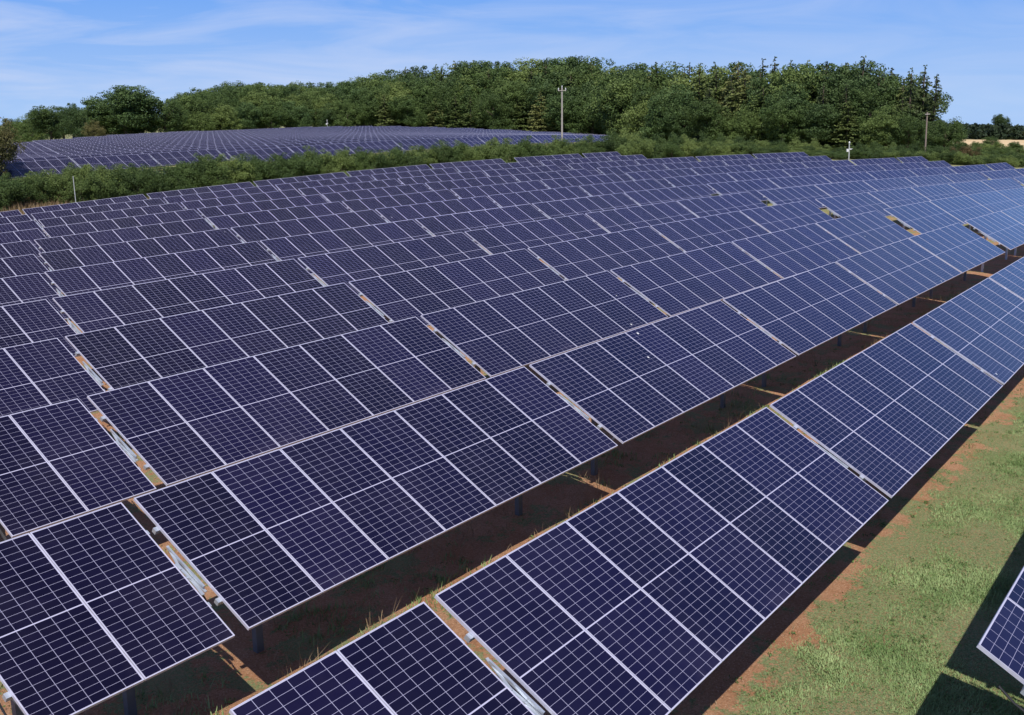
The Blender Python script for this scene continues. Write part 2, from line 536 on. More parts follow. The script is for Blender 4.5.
# ground sheet: fine near the camera, coarser towards the horizon
def axis(a, b, fine, far):
    mid = list(np.arange(a, b, fine))
    out, st = [b], fine
    while out[-1] < far:
        st *= 1.16
        out.append(out[-1] + st)
    lo, st = [a], fine
    while lo[-1] > -far:
        st *= 1.16
        lo.append(lo[-1] - st)
    return np.array(lo[:0:-1] + mid + out)
gx, gy = axis(-16, 130, 0.8, 3500), axis(-16, 110, 0.8, 3500)
GX, GY = np.meshgrid(gx, gy)
GZ = terrain(GX.ravel(), GY.ravel())
nx, ny = len(gx), len(gy)
bump = 0.02 * np.sin(GX.ravel() * 2.1 + 1.3 * np.sin(GY.ravel() * 1.7)) + 0.015 * np.sin(GY.ravel() * 3.3 + GX.ravel())
GV = np.stack([GX.ravel(), GY.ravel(), GZ + bump * (np.hypot(GX.ravel(), GY.ravel()) < 60)], 1)
idx = np.arange(nx * ny).reshape(ny, nx)
GF = np.stack([idx[:-1, :-1], idx[:-1, 1:], idx[1:, 1:], idx[1:, :-1]], -1).reshape(-1, 4)
me = bpy.data.meshes.new('ground')
me.vertices.add(len(GV)); me.vertices.foreach_set('co', GV.astype(np.float32).ravel())
me.loops.add(GF.size); me.loops.foreach_set('vertex_index', GF.astype(np.int32).ravel())
me.polygons.add(len(GF)); me.polygons.foreach_set('loop_start', np.arange(0, GF.size, 4, dtype=np.int32))
me.polygons.foreach_set('use_smooth', [True] * len(GF))
me.materials.append(M_GROUND)
me.update(calc_edges=True)
tag(link('ground', me), kind='structure')

# ------------------------------------------------------------------ solar tables
PW = 1.07                                   # module pitch along the row
L, TILT, PITCHW, GAP, AISLE, HL = 2.11222, 0.52015, 4.12189, 0.15484, 1.17177, 1.1
OFF = [10.9151, 6.7174, 6.6813, 9.0036, 11.4928, 14.0858, 16.7619, 19.4962, 22.2747, 25.6265, 28.5255, 31.2426, 33.8878]
CT, ST = math.cos(TILT), math.sin(TILT)

def slope(x, v, n=0.0):
    """Point of the table: x along, v metres up the slope from the low edge, n off the panel plane."""
    return (x, -L * CT / 2 + v * CT - n * ST, HL + v * ST + n * CT)

def slope_box(mb, x0, x1, v0, v1, n0, n1, mi=0):
    p = [slope(x, v, n) for n in (n0, n1) for v in (v0, v1) for x in (x0, x1)]
    for q in ((0, 2, 3, 1), (4, 5, 7, 6), (0, 1, 5, 4), (1, 3, 7, 5), (3, 2, 6, 7), (2, 0, 4, 6)):
        mb.face([p[i] for i in q], mi)

FR, FD, GAPM = 0.0065, 0.035, 0.0055
def panel_glass():
    mb = MB()
    x0, x1, v0, v1 = GAPM + FR, PW - GAPM - FR, FR, L - FR - 0.012
    a = [slope(x0, v0, -0.003), slope(x1, v0, -0.003), slope(x1, v1, -0.003), slope(x0, v1, -0.003)]
    gw, gl = 1.046, 2.088
    mb.face(a, 0, [(0, 0), (gw, 0), (gw, gl), (0, gl)])
    bk = [slope(x0, v0, -0.012), slope(x0, v1, -0.012), slope(x1, v1, -0.012), slope(x1, v0, -0.012)]
    mb.face(bk, 1)
    for i in range(4):
        j = (i + 1) % 4
        bb = [bk[0], bk[3], bk[2], bk[1]]
        mb.face([a[j], a[i], bb[i], bb[j]], 1)
    return mb
def panel_frame(mb=None, mi=0):
    mb = mb or MB()
    x0, x1, v0, v1 = GAPM, PW - GAPM, 0, L - 0.012
    slope_box(mb, x0, x0 + FR, v0, v1, -FD, 0, mi)
    slope_box(mb, x1 - FR, x1, v0, v1, -FD, 0, mi)
    slope_box(mb, x0 + FR, x1 - FR, v0, v0 + FR, -FD, 0, mi)
    slope_box(mb, x0 + FR, x1 - FR, v1 - FR, v1, -FD, 0, mi)
    return mb
ME_GLASS = panel_glass().mesh('solar_panel', [M_PV, M_BACK])
ME_FRAME = panel_frame().mesh('panel_frame', [M_FRAME])
pb = panel_glass()
panel_frame(pb, 2)
ME_PANEL = pb.mesh('solar_panel_small', [M_PV, M_BACK, M_FRAME])

def post_xs(n):
    ln = n * PW
    return [ln / 7, ln * 6 / 7] if n > 4 else [ln * 0.2, ln * 0.75]

def post_mb(x):
    mb = MB()
    v = L * 0.6
    p = slope(x, v, -0.17)
    # C-section pile
    y0 = p[1]
    mb.box(x - 0.05, x + 0.05, y0 - 0.04, y0 - 0.034, -0.5, p[2])
    mb.box(x - 0.05, x - 0.044, y0 - 0.034, y0 + 0.04, -0.5, p[2])
    mb.box(x + 0.044, x + 0.05, y0 - 0.034, y0 + 0.04, -0.5, p[2])
    return mb
def rafter_mb(x):
    mb = MB()
    mb.bar(slope(x + 0.08, 0.2, -0.135), slope(x + 0.08, L - 0.2, -0.135), 0.05, 0.08)
    return mb
def strut_mb(x):
    mb = MB()
    p = slope(x, L * 0.6, 0)
    mb.bar((x + 0.055, p[1], 0.45), slope(x + 0.09, 0.42, -0.18), 0.035, 0.035)
    return mb
def purlin_mb(n, v):
    mb = MB()
    slope_box(mb, -0.04, n * PW + 0.04, v - 0.03, v + 0.03, -FD - 0.055, -FD - 0.002)
    return mb
def end_brace_mb(n):
    """Crossed galvanised straps, the clamp and the looped cable at the table's open left end."""
    mb = MB()
    x = -0.075
    mb.bar(slope(x - 0.035, 0.62, -0.05), slope(x + 0.04, 1.16, -0.12), 0.035, 0.012)
    mb.bar(slope(x + 0.04, 0.66, -0.08), slope(x - 0.04, 1.12, -0.06), 0.035, 0.012)
    mb.bar(slope(x + 0.03, 0.70, -0.04), slope(x + 0.02, 1.34, -0.05), 0.022, 0.03)
    mb.bar(slope(x - 0.04, 1.02, -0.05), slope(x + 0.045, 1.38, -0.07), 0.03, 0.012)
    mb.bar(slope(x - 0.05, 0.92, -0.09), slope(x + 0.06, 0.86, -0.09), 0.05, 0.04)
    return mb
def cable_mb():
    mb = MB()
    pts = [slope(-0.07 + 0.04 * math.sin(k * 0.9), 0.35 + k * 0.16, -0.16 - 0.05 * math.sin(k * 1.7) ** 2) for k in range(10)]
    for a, b in zip(pts, pts[1:]):
        mb.tube(a, b, 0.011, 0.011, 6)
    return mb

PARTS = {}
def parts_for(n):
    if n not in PARTS:
        PARTS[n] = dict(
            post=[post_mb(x).mesh('post', [M_PILE]) for x in post_xs(n)],
            rafter=[rafter_mb(x).mesh('rafter', [M_STEEL]) for x in post_xs(n)],
            strut=[strut_mb(x).mesh('strut', [M_STEEL]) for x in post_xs(n)],
            purlin=[purlin_mb(n, v).mesh('purlin', [M_STEEL]) for v in (0.48, 1.62)],
            brace=[end_brace_mb(n).mesh('end_brace', [M_STEEL])],
            cable=[cable_mb().mesh('cable', [M_CABLE])])
        al = MB()
        for k in (post_mb, rafter_mb):
            for x in post_xs(n):
                q = k(x); b = len(al.v); al.v += q.v; al.f += [tuple(i + b for i in f) for f in q.f]; al.m += q.m; al.uv += q.uv
        for q in (purlin_mb(n, 0.48), purlin_mb(n, 1.62), end_brace_mb(n)):
            b = len(al.v); al.v += q.v; al.f += [tuple(i + b for i in f) for f in q.f]; al.m += q.m; al.uv += q.uv
        PARTS[n]['support'] = al.mesh('support_frame', [M_STEEL])
        wt = MB()
        for mbx in [panel_glass(), panel_frame(None)]:
            for j in range(n):
                b = len(wt.v)
                wt.v += [(x + j * PW, y, z) for x, y, z in mbx.v]
                wt.f += [tuple(i + b for i in f) for f in mbx.f]
                wt.m += mbx.m if len(mbx.m) == 6 else [2] * len(mbx.f)
                wt.uv += mbx.uv
        b = len(wt.v); wt.v += al.v; wt.f += [tuple(i + b for i in f) for f in al.f]; wt.m += [3] * len(al.f); wt.uv += al.uv
        PARTS[n]['whole'] = wt.mesh('whole_table', [M_PV, M_BACK, M_FRAME, M_STEEL])
    return PARTS[n]

def table_matrix(A, Bp, n, full=7, drop=0.0):
    """Frame whose origin is the ground under the table's left end."""
    X = Vector(Bp - A).normalized()
    M = Vector((A + Bp) / 2)
    O = M - X * (full * PW / 2)
    O.z -= drop
    Y = Vector((-X.y, X.x, 0)).normalized()
    Z = X.cross(Y)
    return Matrix(((X.x, Y.x, Z.x, O.x), (X.y, Y.y, Z.y, O.y), (X.z, Y.z, Z.z, O.z), (0, 0, 0, 1)))

def build_table(mw, n, first, detail, label, group):
    root = link('solar_table', None)
    root.empty_display_size = 0.3
    root.matrix_world = mw
    tag(root, label, 'solar panel table', group)
    P = parts_for(n)
    for j in range(first, first + n):
        o = link('solar_panel', ME_GLASS if detail == 2 else ME_PANEL, root, (j * PW, 0, 0))
        if detail == 2:
            link('panel_frame', ME_FRAME, o)
    s = (first * PW, 0, 0)
    if detail == 2:
        for k in ('post', 'rafter', 'strut', 'purlin', 'end_brace', 'cable'):
            for m in P['brace' if k == 'end_brace' else k]:
                link(k, m, root, s)
    else:
        link('support_frame', P['support'], root, s)
    return root

ROWEND = {0: 2, 1: 5, 2: 8, 3: 10, 4: 12, 5: 13, 6: 12, 7: 11, 8: 11, 9: 9, 10: 9, 11: 7, 12: 7}
SHORT = {6: 4, 7: 4, 8: 4, 11: 4, 12: 4}
ROWNAME = ['the row in the lower right corner'] + ['the %s row from the front' % ORD[i] for i in range(1, 12)] + ['the rearmost row of the near field']
SIZE = {4: 'four-panel', 7: 'seven-panel'}
n_near = 0
ROWTOP = {}
for r in range(13):
    wc = (r - 1) * PITCHW + 0.5 * L * CT
    tl = 7 * PW + GAP
    for t in range(0, ROWEND[r] + 1):
        ue = OFF[r] + (t - 1) * tl + 7 * PW + (AISLE - GAP if t > 5 else 0) + (0.7 if t > 10 and r in (4, 5) else 0)
        A, Bp = warp(np.float64(ue - 7 * PW), np.float64(wc)), warp(np.float64(ue), np.float64(wc))
        mw = table_matrix(A, Bp, 7, drop=0.3)
        n, first = 7, 0
        if t == 0:
            n, first = 2, 5
        elif t == ROWEND[r] and r in SHORT:
            n = SHORT[r]
        if t == 0:
            lab = 'short two-panel solar table at the left end of %s' % ROWNAME[r]
        else:
            lab = '%s solar table, %s from the left in %s' % (SIZE[n], ORD[t + 1], ROWNAME[r])
        dist = math.hypot(A[0], A[1])
        build_table(mw, n, first, 2 if (r <= 4 and t <= 5) else 1,
                    lab, 'solar tables of the near field')
        n_near += 1

# far field beyond the hedge: same tables, level ground, seen small
FAR_GROUP = 'solar tables of the far field'
far = []
yrow = 70.0
k = 0
while yrow < 260 and k < 46:
    for j in range(-6, 40):
        x0 = -20 + j * (7 * PW + GAP) + (k * 2.3) % 7.6
        xm, ym = x0 + 3.75, yrow
        z = tz(xm, ym)
        px, py = px_of(xm, ym, z)
        d = math.hypot(xm - CAM[0], ym - CAM[1])
        dn = np.interp(px, [-60, 0, 100, 200, 300, 400, 500, 600, 660], [92, 94, 96, 100, 106, 114, 128, 166, 215])
        df = np.interp(px, [-60, 15, 160, 340, 480, 600, 660], [150, 172, 228, 252, 247, 232, 220])
        if dn < d < df and -40 < px < 604:
            far.append((d, k, x0, ym, px))
    yrow += 4.15
    k += 1
rows_used = sorted({f[1] for f in far})
rank = {kk: i + 1 for i, kk in enumerate(rows_used)}
far.sort()
n_ind = max(0, 300 - n_near)
ind, rest = far[:n_ind], far[n_ind:]
PW7 = parts_for(7)
def far_matrix(x0, y):
    A = np.array([x0, y, tz(x0, y)]); Bp = np.array([x0 + 7 * PW, y, tz(x0 + 7 * PW, y)])
    return table_matrix(A, Bp, 7)
byrow = {}
for f in ind:
    byrow.setdefault(f[1], []).append(f)
for kk, fs in byrow.items():
    fs.sort(key=lambda q: q[2])
    for i, (d, _, x0, y, px) in enumerate(fs):
        o = link('solar_table', PW7['whole'])
        o.matrix_world = far_matrix(x0, y)
        lb = 'distant solar table, %s from the left in the %s row beyond the hedge' % (ORD[i + 1], ORD[rank[kk]])
        tag(o, lb, 'solar panel table', FAR_GROUP)
if rest:
    src = PW7['whole']
    nv, nl, nf = len(src.vertices), len(src.loops), len(src.polygons)
    co = np.empty(nv * 3, np.float32); src.vertices.foreach_get('co', co); co = co.reshape(-1, 3)
    li = np.empty(nl, np.int32); src.loops.foreach_get('vertex_index', li)
    ls = np.empty(nf, np.int32); src.polygons.foreach_get('loop_start', ls)
    mi = np.empty(nf, np.int32); src.polygons.foreach_get('material_index', mi)
    uv = np.empty(nl * 2, np.float32); src.uv_layers[0].data.foreach_get('uv', uv)
    nr = len(rest)
    V = []
    for d, _, x0, y, px in rest:
        m = np.array(far_matrix(x0, y))
        V.append(co @ m[:3, :3].T + m[:3, 3])
    me = bpy.data.meshes.new('distant_solar_tables')
    me.vertices.add(nv * nr); me.vertices.foreach_set('co', np.concatenate(V).astype(np.float32).ravel())
    me.loops.add(nl * nr); me.loops.foreach_set('vertex_index', np.concatenate([li + nv * i for i in range(nr)]).astype(np.int32))
    me.polygons.add(nf * nr); me.polygons.foreach_set('loop_start', np.concatenate([ls + nl * i for i in range(nr)]).astype(np.int32))
    me.polygons.foreach_set('material_index', np.tile(mi, nr))
    for m_ in (M_PV, M_BACK, M_FRAME, M_STEEL):
        me.materials.append(m_)
    l = me.uv_layers.new(name='UVMap'); l.data.foreach_set('uv', np.tile(uv, nr))
    me.update(calc_edges=True)
    tag(link('distant_solar_tables', me), 'mass of tiny solar tables at the back of the far field', 'solar panel table', FAR_GROUP, 'stuff')
print('tables near', n_near, 'far', len(far))

# ------------------------------------------------------------------ vegetation
def clump_leaves(centers, radii, per, size, flat=0.75):
    """Leaf quads spread through clumps; normals lean outwards so the crowns catch the light in lumps."""
    n = len(centers) * per
    c = np.repeat(centers, per, 0); rr = np.repeat(radii, per)
    d = rng.normal(size=(n, 3)); d /= np.linalg.norm(d, axis=1, keepdims=True)
    rad = rr * rng.uniform(0.35, 1.0, n) ** 0.5
    p = c + d * rad[:, None] * np.array([1, 1, flat])
    nrm = d + rng.normal(size=(n, 3)) * 0.55; nrm /= np.linalg.norm(nrm, axis=1, keepdims=True)
    a = np.cross(nrm, rng.normal(size=(n, 3))); a /= np.linalg.norm(a, axis=1, keepdims=True)
    b = np.cross(nrm, a)
    s = size * rng.uniform(0.6, 1.3, n)[:, None]
    return np.stack([p - a * s, p - b * s * 0.6, p + a * s, p + b * s * 0.6], 1)

def crown_centers(lobes, n):
    """Clump centres over the outer shells of a few overlapping lobes."""
    out = []
    w = np.array([l[3] * l[4] for l in lobes]); w = w / w.sum()
    for _ in range(n):
        l = lobes[rng.choice(len(lobes), p=w)]
        d = rng.normal(size=3); d /= np.linalg.norm(d)
        k = rng.uniform(0.4, 1.0)
        out.append([l[0] + d[0] * l[3] * k, l[1] + d[1] * l[3] * k, l[2] + d[2] * l[4] * k])
    return np.array(out)

def trunk_mesh(name, h, r, limbs):
    mb = MB()
    k = 6
    px_, py_ = 0.0, 0.0
    prev = (0, 0, -0.6)
    for i in range(1, k + 1):
        q = (0.12 * math.sin(i * 1.3) * r * 2, 0.12 * math.cos(i * 1.9) * r * 2, h * i / k)
        mb.tube(prev, q, r * (1.25 - 0.85 * (i - 1) / k), r * (1.25 - 0.85 * i / k), 8, cap=False)
        prev = q
    for j in range(limbs):
        a = j * 2.4
        z0 = h * (0.35 + 0.5 * j / limbs)
        l = h * 0.42
        mid = (math.cos(a) * l * 0.5, math.sin(a) * l * 0.5, z0 + l * 0.3)
        mb.tube((0, 0, z0), mid, r * 0.42, r * 0.28, 6, cap=False)
        mb.tube(mid, (math.cos(a + 0.2) * l, math.sin(a + 0.2) * l, z0 + l * 0.75), r * 0.28, r * 0.1, 6, cap=False)
    return mb.mesh(name, [M_BARK])

def broad_tree(seed, mat, wide=1.0, n=95):
    """10 m broadleaf crown on a short trunk."""
    st = np.random.default_rng(seed)
    lobes = [(0, 0, 5.2, 3.5 * wide, 3.9)]
    for i in range(7):
        a = st.uniform(0, 6.28); q = st.uniform(1.3, 2.5) * wide
        lobes.append((math.cos(a) * q, math.sin(a) * q, st.uniform(2.6, 7.4), st.uniform(1.5, 2.3), st.uniform(1.3, 2.0)))
    c = crown_centers(lobes, n)
    c[:, 2] = np.clip(c[:, 2], 0.9, 9.4)
    V = clump_leaves(c, st.uniform(0.4, 0.95, n), 84, 0.105)
    return quads_mesh('crown', V, mat)

def cone_tree(seed, mat, width=2.1, ragged=0.5):
    """10 m conifer: whorls of drooping boughs hung with sprays of needles, a spiky leader on top."""
    st = np.random.default_rng(seed)
    P_, D_, S_ = [], [], []
    for z in np.arange(0.6, 9.95, 0.27):
        R = width * (1 - (z / 10.1) ** 1.5) ** 0.85 * st.uniform(0.75, 1.1) + 0.16
        for i in range(max(3, int(4 + R * 2.2))):
            a = st.uniform(0, 6.283); rr = R * st.uniform(0.55, 1.12); zj = z + st.normal() * 0.16
            m = max(4, int(rr * 17))
            q = rr * st.uniform(0.15, 1.0, m) ** 0.7
            side = st.normal(size=m) * 0.11 * (0.4 + q)
            P_.append(np.stack([math.cos(a) * q - math.sin(a) * side, math.sin(a) * q + math.cos(a) * side,
                                zj + 0.10 * q - 0.16 * q * q / max(R, 0.3) + st.normal(size=m) * 0.05], 1))
            D_.append(np.tile([math.cos(a), math.sin(a), -0.15], (m, 1)))
            S_.append(np.full(m, 0.085 + 0.028 * R))
    tip = np.linspace(9.2, 10.0, 14)
    P_.append(np.stack([0 * tip, 0 * tip, tip], 1)); D_.append(np.tile([0.1, 0.05, 1.0], (14, 1))); S_.append(np.full(14, 0.09))
    p = np.concatenate(P_); d = np.concatenate(D_) + st.normal(size=(len(p), 3)) * 0.35; sz = np.concatenate(S_)[:, None]
    d /= np.linalg.norm(d, axis=1, keepdims=True)
    nrm = np.array([0, 0, 1.0]) + st.normal(size=(len(p), 3)) * 0.7
    b = np.cross(nrm, d); b /= np.linalg.norm(b, axis=1, keepdims=True)
    sz = sz * st.uniform(0.7, 1.4, (len(p), 1))
    V = np.stack([p - d * sz * 1.1, p - b * sz * 0.7, p + d * sz * 1.5, p + b * sz * 0.7], 1)
    return quads_mesh('crown', V, mat)

def bush(seed, mat, n=90, per=105, size=0.040, flat=1.0):
    st = np.random.default_rng(seed)
    lobes = [(0, 0, 0.9, 1.15, 0.95)]
    for i in range(7):
        lobes.append((st.uniform(-1.1, 1.1), st.uniform(-0.7, 0.7), st.uniform(0.4, 1.75) * flat, st.uniform(0.4, 0.7), st.uniform(0.35, 0.6)))
    c = crown_centers(lobes, n)
    c[:, 2] = np.clip(c[:, 2], 0.12, 2.3)
    V = clump_leaves(c, st.uniform(0.2, 0.42, n), per, size)
    return quads_mesh('foliage', V, mat)

TR_OAK = trunk_mesh('trunk', 6.0, 0.28, 6)
TR_CON = trunk_mesh('trunk_conifer', 9.6, 0.17, 0)
TR_BUSH = trunk_mesh('stem', 1.2, 0.06, 5)
OAKS = [broad_tree(11 + i, M_LEAF, w, 290) for i, w in enumerate((1.0, 0.85, 1.15, 0.95, 1.05))]
OAKD = [broad_tree(41 + i, M_LEAF2, w, 400) for i, w in enumerate((1.1, 0.9))]
LARCH = [cone_tree(61 + i, M_CONIF, w) for i, w in enumerate((2.9, 2.5, 3.3))]
SPRUCE = [cone_tree(81 + i, M_SPRUCE, w) for i, w in enumerate((2.5, 2.1))]
BROWN = broad_tree(99, M_BROWNLEAF, 1.0, 220)
BUSHES = [bush(121 + i, M_HEDGE) for i in range(5)]
RUST = bush(141, M_RUSTLEAF)

def tree(crown, trunk, x, y, h, wscale, label, group=None, cat='tree', names=('trunk', 'crown')):
    z = tz(x, y)
    root = link({'tree': 'broadleaf_tree'}.get(cat, cat), None)
    root.location = (x, y, z)
    root.empty_display_size = 0.5
    tag(root, label, 'tree' if cat != 'shrub' else 'shrub', group)
    k = h / 10.0
    rz = random.uniform(0, 6.28)
    link(names[0], trunk, root, rot=(0, 0, rz), scale=(k, k, k))
    link(names[1], crown, root, rot=(0, 0, rz), scale=(k * wscale, k * wscale, k))
    return root

# profile of the wood: picture x, distance of its front edge, picture y of its top
WX = [15, 45, 70, 100, 122, 150, 165, 200, 240, 290, 340, 370, 400, 430, 470, 520, 560, 620, 680, 720, 770, 810, 870, 900, 925, 945, 960]
WTOP = [122, 108, 104, 104, 88, 94, 94, 86, 79, 80, 82, 73, 66, 64, 61, 56, 54, 59, 63, 60, 62, 57, 59, 70, 70, 78, 118]
FX = [0, 20, 100, 160, 340, 480, 600, 640, 700, 780, 860, 905, 940, 970]
FD_ = [196, 200, 240, 244, 266, 262, 247, 212, 192, 184, 180, 176, 172, 176]

LBL = {'oak': 'rounded green broadleaf tree among the others of the wood behind the fields',
       'dark': 'dark green broadleaf tree among the wood behind the fields',
       'larch': 'yellow-green pointed conifer rising out of the wood behind the fields',
       'spruce': 'dark pointed conifer rising out of the wood behind the fields'}
def plant(kind, px, d, ytop, wscale, label=None, group='trees of the wood'):
    p = at(px, 100, d)
    zt = height_at(px, ytop, p[0], p[1])
    h = max(3.0, (zt - tz(p[0], p[1])) * (1.07 if kind in ('oak', 'dark', 'brown') else 1.0))
    if kind == 'oak':
        return tree(random.choice(OAKS), TR_OAK, p[0], p[1], h, wscale, label or LBL[kind], group)
    if kind == 'dark':
        return tree(random.choice(OAKD), TR_OAK, p[0], p[1], h, wscale, label or LBL[kind], group)
    if kind == 'brown':
        return tree(BROWN, TR_OAK, p[0], p[1], h, wscale, label, group)
    cr = random.choice(LARCH if kind == 'larch' else SPRUCE)
    return tree(cr, TR_CON, p[0], p[1], h, wscale, label or LBL[kind], group, cat='conifer')

# notable single trees
plant('dark', 122, 238, 84.5, 1.75, 'large round dark green tree standing out left in the skyline', None)
plant('oak', 47, 196, 104, 1.25, 'bushy green tree at the left end of the wood, behind the far field corner', None)
plant('dark', 70, 222, 102, 0.9, 'small dark tree top just left of the big round tree', None)
plant('brown', -12, 94, 106, 0.85, 'browning broadleaf tree cut by the left picture edge', None)
plant('brown', 90, 214, 118, 1.0, 'low brownish-green tree in front of the big round tree', None)
plant('oak', 163, 240, 91, 1.1, 'green broadleaf tree right beside the big round tree', None)
plant('spruce', 945 - 22, 190, 67, 0.85, 'tallest dark conifer of the group at the right end of the wood', None)
plant('spruce', 910, 187, 70, 0.8, 'left-hand dark conifer of the group at the right end of the wood', None)
plant('spruce', 935, 186, 74, 0.85, 'right-hand dark conifer of the group at the right end of the wood', None)
plant('oak', 948, 168, 112, 1.1, 'low rounded tree at the right foot of the wood', None)

# ranks of the wood
for rank_i, (dd, hk, step) in enumerate(((3, 0.58, 24), (8, 0.78, 21), (14, 0.92, 18), (21, 0.99, 14), (30, 1.0, 15))):
    px = 175 + rank_i * 5
    while px < (930 if rank_i == 0 else 912):
        f = np.interp(px, FX, FD_)
        sc = 250.0 / f
        x = px + random.uniform(-6, 6)
        yb = 103 + (6.5) * F_PX / (f + dd)
        yt = np.interp(x, WX, WTOP) + random.uniform(-1, 3.5)
        base = np.interp(x, [0, 160, 340, 600, 700, 900, 960], [147, 132, 126, 136, 151, 155, 158])
        if rank_i >= 3: yt += random.uniform(-1.5, 2.5)
        y_ = base + (yt - base) * hk * random.uniform(0.93, 1.03) if hk < 1 else yt
        r_ = random.random()
        if rank_i >= 1 and x > 640:
            kind = 'larch' if r_ < 0.28 else ('spruce' if r_ < 0.55 else ('dark' if r_ < 0.74 else 'oak'))
        elif rank_i >= 2 and x > 380:
            kind = 'larch' if r_ < 0.36 else ('spruce' if r_ < 0.50 else ('dark' if r_ < 0.75 else 'oak'))
        else:
            kind = 'oak' if r_ < 0.62 else ('dark' if r_ < 0.85 else ('larch' if x > 380 else 'oak'))
        if kind in ('larch', 'spruce'): y_ += random.uniform(-1.5, 2.5) if x > 640 else random.uniform(0.0, 4.0)
        ws = random.uniform(0.95, 1.3) if kind in ('oak', 'dark') else random.uniform(0.8, 1.1)
        if rank_i == 0: ws *= 1.2
        plant(kind, x, f + dd + random.uniform(-2, 2), y_, ws)
        px += step * sc * random.uniform(0.8, 1.2)
for x, dd, yt in ((20, 210, 118), (60, 236, 106), (85, 240, 106), (102, 244, 100), (140, 246, 98), (182, 252, 92), (30, 228, 112), (5, 215, 118), (-15, 220, 116), (-40, 225, 114)):
    plant('oak', x, dd, yt, 1.1)

# hedge between the fields: picture x, distance, top
HX = [-30, 0, 50, 100, 150, 200, 250, 300, 400, 500, 560, 600, 640, 700, 780, 840, 870, 920, 960, 1000, 1040]
HD = [84, 85, 86, 87, 88, 90, 92, 95, 100, 108, 114, 117, 120, 126, 128, 132, 134, 136, 138, 140, 143]
HT = [178, 174, 170, 163, 161, 153, 151, 149, 144, 136, 136, 134, 128, 134, 136, 145, 140, 142, 143, 147, 149]
px = -25.0
i = 0
while px < 1040:
    d = np.interp(px, HX, HD)
    for back in ((0, 1, 4) if px < 130 else (0, 1) if px < 640 else (-4, -2, 0, 1)):
        if px < 62 and back == 0:
            continue
        x = px + random.uniform(-3, 3) + back * 6
        dd = d + back * 1.6 + random.uniform(-0.5, 0.5)
        p = at(x, 150, dd)
        yt = np.interp(x, HX, HT) + random.uniform(-2.0, 3.5) + (5 if not back else 0) + (9 if back < 0 else 0)
        h = max(0.9, 1.06 * (height_at(x, yt, p[0], p[1]) - tz(p[0], p[1])))
        z = tz(p[0], p[1])
        root = link('hedge_shrub', None)
        root.location = (p[0], p[1], z)
        root.empty_display_size = 0.3
        rust = (not back and (948 < x < 972 or random.random() < 0.03))
        if rust:
            tag(root, 'reddish-brown shrub among the green ones of the field hedge', 'shrub', 'reddish shrubs of the field hedge')
        else:
            tag(root, 'leafy green shrub in the field hedge behind the near solar rows', 'shrub', 'green shrubs of the field hedge')
        k = h / 2.25
        kw = max(0.95, min(1.9, 0.55 + 0.45 * k)) * random.uniform(0.95, 1.25)
        rz = random.uniform(-0.6, 0.6) + (math.pi if random.random() < 0.5 else 0)
        link('stem', TR_BUSH, root, rot=(0, 0, rz), scale=(kw, kw, k))
        link('foliage', RUST if rust else random.choice(BUSHES), root, rot=(0, 0, rz), scale=(kw, kw, k))
    px += 1.7 * F_PX / d * random.uniform(0.8, 1.1)

# ------------------------------------------------------------------ far right: wheat field, wooded ridge, single tree
def patch(name, pts_near, pts_far, mat, lift=0.25, nseg=12):
    V, Fc = [], []
    m = len(pts_near)
    for i in range(m):
        for j in range(nseg + 1):
            k = j / nseg
            p = np.array(pts_near[i]) * (1 - k) + np.array(pts_far[i]) * k
            V.append((p[0], p[1], tz(p[0], p[1]) + lift))
    for i in range(m - 1):
        for j in range(nseg):
            a = i * (nseg + 1) + j
            Fc.append((a, a + nseg + 1, a + nseg + 2, a + 1))
    return mesh_from(name, V, Fc, [mat], smooth=True)
xs = [930, 950, 975, 1000, 1024, 1060, 1120]
near = [at(x, 140, 345)[:2] for x in xs]
farp = [at(x, 140, 455 + (x - 930) * 0.35)[:2] for x in xs]
tag(link('wheat_field', patch('wheat_field', near, farp, M_WHEAT)), kind='structure')

# wooded ridge that reads as one mass
cs, rs = [], []
for i in range(330):
    px = random.uniform(925, 1110)
    d = random.uniform(490, 720)
    p = at(px, 130, d)
    g = tz(p[0], p[1])
    top = height_at(px, np.interp(px, [930, 945, 960, 1000, 1024, 1100], [119, 119, 121.5, 124, 127, 130]) + random.uniform(-0.6, 1.5), p[0], p[1])
    h = max(3, min(13, top - g)) if d > 560 else random.uniform(5, 8)
    for q in range(7):
        cs.append([p[0] + random.uniform(-5, 5), p[1] + random.uniform(-5, 5), g + h * random.uniform(0.1, 0.75)])
        rs.append(random.uniform(1.2, 2.2))
V = clump_leaves(np.array(cs), np.array(rs), 20, 0.95)
tag(link('far_wood', quads_mesh('far_wood', V, M_WOODFAR)), 'dark wooded ridge on the horizon at the far right', 'wood', None, 'stuff')
plant('dark', 1004, 520, 113.5, 1.0, 'lone round tree standing above the far ridge at right', None)
for x, d, yt, lb in ((996, 300, 136, 'dark spreading tree in front of the wheat field'),
                     (978, 290, 141, 'small round tree left of the spreading tree by the wheat'),
                     (1021, 300, 141, 'round tree by the wheat at the right picture edge'),
                     (962, 285, 141, 'low tree at the left corner of the wheat field')):
    plant('oak', x, d, yt, 1.2, lb, None)
for x, d, yt in ((956, 300, 142), (967, 310, 143.5), (986, 315, 143), (992, 310, 144), (1003, 300, 142), (1009, 280, 147), (970, 240, 146), (984, 235, 148), (1000, 240, 149), (1014, 245, 151), (1030, 240, 148), (990, 270, 143)):
    plant('oak', x, d, yt, 1.4, 'low bushy tree in the hedge line below the wheat field', 'bushy trees below the wheat field')

